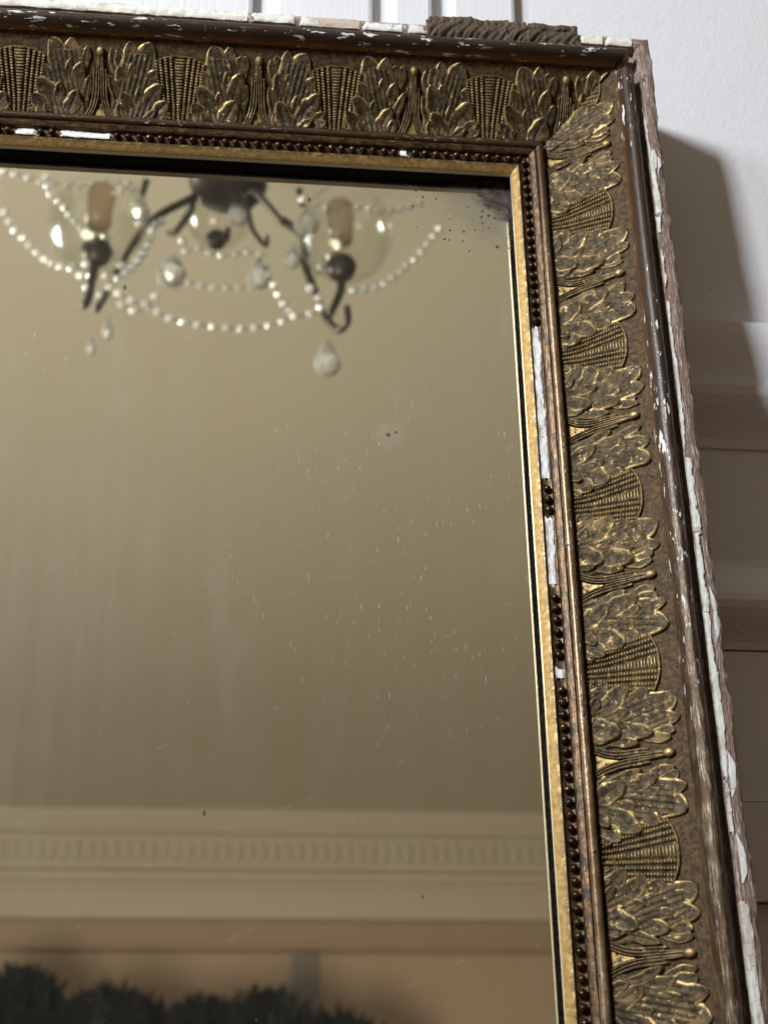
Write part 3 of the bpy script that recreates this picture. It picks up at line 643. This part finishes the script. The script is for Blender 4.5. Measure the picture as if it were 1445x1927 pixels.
# ------------------------------------------------------------------ the chandelier, seen only in the mirror
STRANDS = [[(-0.686,-1.115,2.937),(-0.667,-1.118,2.9),(-0.645,-1.117,2.871),(-0.624,-1.115,2.845),(-0.604,-1.11,2.821),(-0.588,-1.102,2.804),(-0.568,-1.093,2.789),(-0.542,-1.084,2.775)],[(-0.539,-1.062,2.754),(-0.532,-1.07,2.74),(-0.52,-1.077,2.728),(-0.505,-1.081,2.722),(-0.488,-1.076,2.735),(-0.474,-1.071,2.745)],[(-0.712,-1.137,3.049),(-0.678,-1.147,3.053),(-0.646,-1.159,3.052),(-0.614,-1.169,3.055),(-0.581,-1.176,3.061),(-0.548,-1.18,3.072),(-0.52,-1.182,3.086),(-0.478,-1.191,3.091)],[(-0.63,-1.143,3.055),(-0.618,-1.143,3.008),(-0.59,-1.138,2.973),(-0.569,-1.132,2.936),(-0.55,-1.123,2.906),(-0.531,-1.11,2.883),(-0.497,-1.096,2.863)],[(-0.472,-1.04,2.701),(-0.468,-1.044,2.693),(-0.442,-1.05,2.683),(-0.425,-1.053,2.681),(-0.398,-1.061,2.667),(-0.375,-1.064,2.661),(-0.349,-1.067,2.658),(-0.322,-1.069,2.656),(-0.295,-1.069,2.655),(-0.267,-1.07,2.655),(-0.242,-1.067,2.659),(-0.216,-1.065,2.665),(-0.193,-1.059,2.675),(-0.169,-1.057,2.679)],[(-0.428,-1.242,2.904),(-0.369,-1.244,2.905),(-0.34,-1.248,2.9),(-0.307,-1.249,2.9),(-0.276,-1.248,2.902),(-0.242,-1.247,2.904)],[(-0.482,-1.064,2.738),(-0.46,-1.077,2.774),(-0.444,-1.087,2.815),(-0.434,-1.094,2.86),(-0.432,-1.104,2.899),(-0.419,-1.119,2.929)],[(0.066,-1.118,2.953),(0.047,-1.119,2.917),(0.026,-1.12,2.884),(0.002,-1.119,2.853),(-0.016,-1.115,2.827),(-0.036,-1.109,2.804),(-0.056,-1.101,2.785),(-0.082,-1.091,2.77),(-0.101,-1.081,2.754)],[(-0.179,-1.147,3.041),(-0.128,-1.171,3.03),(-0.098,-1.176,3.051),(-0.061,-1.189,3.058),(-0.028,-1.202,3.064),(0.011,-1.209,3.08),(0.047,-1.212,3.103)],[(-0.242,-1.115,2.842),(-0.235,-1.115,2.813),(-0.22,-1.115,2.781),(-0.209,-1.114,2.754),(-0.196,-1.109,2.731),(-0.185,-1.102,2.715),(-0.156,-1.087,2.712),(-0.145,-1.068,2.718),(-0.161,-1.052,2.72),(-0.174,-1.031,2.73)],[(-0.387,-1.218,2.991),(-0.386,-1.231,2.969),(-0.361,-1.228,2.975),(-0.333,-1.234,2.967),(-0.303,-1.234,2.967),(-0.27,-1.231,2.973),(-0.237,-1.232,2.971)],[(-0.506,-1.06,2.826),(-0.494,-1.07,2.808),(-0.481,-1.079,2.792),(-0.466,-1.084,2.785)],[(-0.526,-1.061,2.78),(-0.528,-1.069,2.764),(-0.513,-1.075,2.754),(-0.49,-1.073,2.762)],[(-0.133,-1.062,2.875),(-0.12,-1.072,2.856),(-0.125,-1.083,2.836),(-0.131,-1.095,2.814)],[(-0.115,-1.059,2.84),(-0.129,-1.067,2.825),(-0.144,-1.075,2.811),(-0.156,-1.087,2.789)],[(-0.181,-1.106,2.998),(-0.174,-1.117,2.978),(-0.167,-1.127,2.959)],[(-0.499,-1.122,2.995),(-0.481,-1.117,3.005),(-0.461,-1.124,2.996),(-0.473,-1.135,2.975)],[(-0.472,-1.057,2.689),(-0.454,-1.063,2.678),(-0.437,-1.064,2.678),(-0.423,-1.061,2.685),(-0.412,-1.053,2.702)]]
ARMS = [([(-0.367,-1.14,3.014),(-0.435,-1.121,2.933),(-0.471,-1.11,2.839),(-0.491,-1.095,2.75),(-0.504,-1.07,2.68)],0.008),([(-0.37,-1.143,3.008),(-0.376,-1.168,3.002),(-0.399,-1.199,2.985),(-0.413,-1.215,2.995)],0.008),([(-0.516,-1.065,2.793),(-0.516,-1.067,2.762),(-0.521,-1.079,2.71),(-0.526,-1.074,2.69)],0.009),([(-0.271,-1.119,3.014),(-0.255,-1.101,2.988),(-0.209,-1.104,2.923)],0.008),([(-0.278,-1.135,3.025),(-0.274,-1.162,3.017),(-0.263,-1.196,2.996),(-0.239,-1.224,2.985),(-0.236,-1.23,3.014)],0.006),([(-0.212,-1.115,2.943),(-0.174,-1.115,2.902),(-0.173,-1.12,2.851),(-0.158,-1.124,2.801),(-0.141,-1.129,2.749),(-0.129,-1.122,2.72),(-0.115,-1.111,2.696),(-0.103,-1.089,2.697),(-0.106,-1.063,2.706)],0.0085),([(-0.117,-1.078,2.783),(-0.115,-1.069,2.747),(-0.133,-1.071,2.692)],0.009),([(-0.458,-1.187,3.098),(-0.467,-1.204,3.068)],0.007),([(-0.181,-1.191,3.1),(-0.173,-1.208,3.071)],0.007),([(-0.344,-1.234,3.005),(-0.328,-1.229,3.015),(-0.311,-1.235,3.004),(-0.308,-1.224,3.025)],0.008)]
HUB = (-0.309,-1.144,3.048)
CUPS = [(-0.514,-1.064,2.796),(-0.114,-1.071,2.795),(-0.328,-1.243,3.01)]
GLOBES = [((-0.517,-1.064,2.858),0.082),((-0.107,-1.065,2.869),0.082),((-0.326,-1.227,3.058),0.062)]
BULBS = [(-0.515,-1.054,2.897),(-0.116,-1.061,2.896),(-0.322,-1.061,2.9)]
DROPS = [((-0.137,-1.086,2.617),0.036,0.0225),((-0.395,-1.122,2.824),0.034,0.026),((-0.249,-1.123,2.827),0.034,0.022),((-0.454,-1.072,2.912),0.028,0.02),((-0.172,-1.078,2.909),0.028,0.022),((-0.485,-1.076,2.648),0.024,0.0095),((-0.509,-1.087,2.621),0.02,0.008),((-0.289,-1.179,3.026),0.035,0.02),((-0.195,-1.086,2.834),0.028,0.014)]

def chandelier():
    hub = Vector(HUB); ch = empty('chandelier', hub + Vector((0, 0, -.08)))
    tag(ch, 'bronze chandelier with glass globes and crystal bead swags reflected in the mirror', 'chandelier')
    inv = Matrix.Translation(-ch.location)
    def part(name, vs, fs, mat, parent=ch, smooth=True):
        me = mesh(name, [inv @ Vector(v) for v in vs], fs, smooth, None, mat); return link(name, me, parent)
    vs, fs = lathe([(.001, -.02), (.03, -.02), (.062, -.008), (.07, .006), (.055, .02), (.02, .03), (.012, .06), (.012, .385), (.05, .402), (.06, .4315)], 24, hub)
    part('hub', vs, fs, M['metal'])
    for pts, r in ARMS:
        c = catmull(pts, 6) if len(pts) > 2 else [np.array(p) for p in pts]
        vs, fs = tube(c, [.85 * r * (1.1 - .35 * i / len(c)) for i in range(len(c))], 10); part('arm', vs, fs, M['metal'])
    for i, c in enumerate(CUPS):
        k = 1.0 if i < 2 else .75
        vs, fs = lathe([(.001, -.022 * k), (.012 * k, -.022 * k), (.022 * k, -.010 * k), (.026 * k, .004), (.022 * k, .016 * k), (.001, .018 * k)], 18, c); part('cup', vs, fs, M['metal'])
    for c, r in GLOBES:
        n = 14; prof = [(max(.0005, r * math.sin(a)), -r * math.cos(a) * 1.02) for a in [.16 + (math.pi * .80 - .16) * k / n for k in range(n + 1)]]
        vs, fs = lathe(prof, 28, c); part('glass_globe', vs, fs, M['globe'])
    for c in BULBS[:2]:
        vs, fs = lathe([(.001, -.045), (.021, -.045), (.022, -.01), (.024, .018), (.022, .032), (.012, .040), (.001, .042)], 14, c); part('candle_sleeve', vs, fs, M['bulb'])
    bm = bmesh.new(); bmesh.ops.create_icosphere(bm, subdivisions=2, radius=.0076); bd = bpy.data.meshes.new('crystal_bead'); bm.to_mesh(bd); bm.free(); bd.materials.append(M['crystal'])
    for st in STRANDS:
        c = catmull(st, 10); vs, fs = tube(c, .0009, 5); s = part('bead_strand', vs, fs, M['metal'])
        acc = 0.0; nxt = .008
        for a, b in zip(c, c[1:]):
            d = float(np.linalg.norm(b - a))
            while acc + d >= nxt:
                q = a + (b - a) * ((nxt - acc) / d); o = link('crystal_bead', bd, s); o.location = inv @ Vector(q); o.rotation_euler = (rng.random() * 3, rng.random() * 3, 0); nxt += .0225
            acc += d
    for c, h, r in DROPS:
        prof = [(.0008, h), (r * .30, h * .72), (r * .72, h * .2), (r, -h * .35), (r * .82, -h * .75), (r * .35, -h * .97), (.0008, -h)]
        vs, fs = lathe(prof, 9, c); part('crystal_drop', vs, fs, M['drop'], smooth=False)
chandelier()

# ------------------------------------------------------------------ dark feathery plants across the room, at the foot of the reflection
def plant(x, y, ztop, wid, seed, label):
    r = random.Random(seed); t = empty('dark_plant', (x, y, 0)); tag(t, label, 'plant', 'dark plants across the room')
    vs, fs = tube([(0, 0, 0), (.02, .01, .7), (-.01, .0, 1.3), (0, 0, ztop - .25)], [.03, .024, .02, .01], 7); link('trunk', mesh('trunk', vs, fs, True, None, M['leafdark']), t)
    vs = []; fs = []
    for k in range(4200):
        while True:
            a = Vector((r.uniform(-1, 1), r.uniform(-1, 1), r.uniform(-1, 1)))
            if a.length < 1: break
        c = Vector((a.x * wid, a.y * wid * .8, ztop - .30 + a.z * .26))
        d = (Vector((a.x, a.y, a.z + .9)) + Vector((r.uniform(-1, 1), r.uniform(-1, 1), r.uniform(-.9, .4)))).normalized()
        s = d.cross(Vector((r.uniform(-1, 1), r.uniform(-1, 1), .3))).normalized(); ln = r.uniform(.03, .09); wd = r.uniform(.007, .018)
        b = len(vs); vs += [c, c + d * ln * .5 + s * wd, c + d * ln, c + d * ln * .5 - s * wd]; fs.append((b, b + 1, b + 2, b + 3))
    link('crown', mesh('crown', vs, fs, False, None, M['leafdark']), t)
for i, (x, z, wd, lab) in enumerate(((-1.30, 2.52, .20, 'dark feathery plant partly cut by the left edge of the reflection'), (-1.04, 2.66, .17, 'tallest dark feathery plant at the lower left of the mirror'), (-.69, 2.59, .20, 'broad round dark plant second from left in the mirror'),
                                     (-.36, 2.55, .16, 'dark plant in the middle of the reflected row'), (-.12, 2.585, .15, 'spiky dark plant just left of the grey pilaster strip'), (.12, 2.50, .20, 'lowest dark plant at the right end of the reflected row'))):
    plant(x, -4.8, z + .02, wd * 1.22, 300 + i, lab)
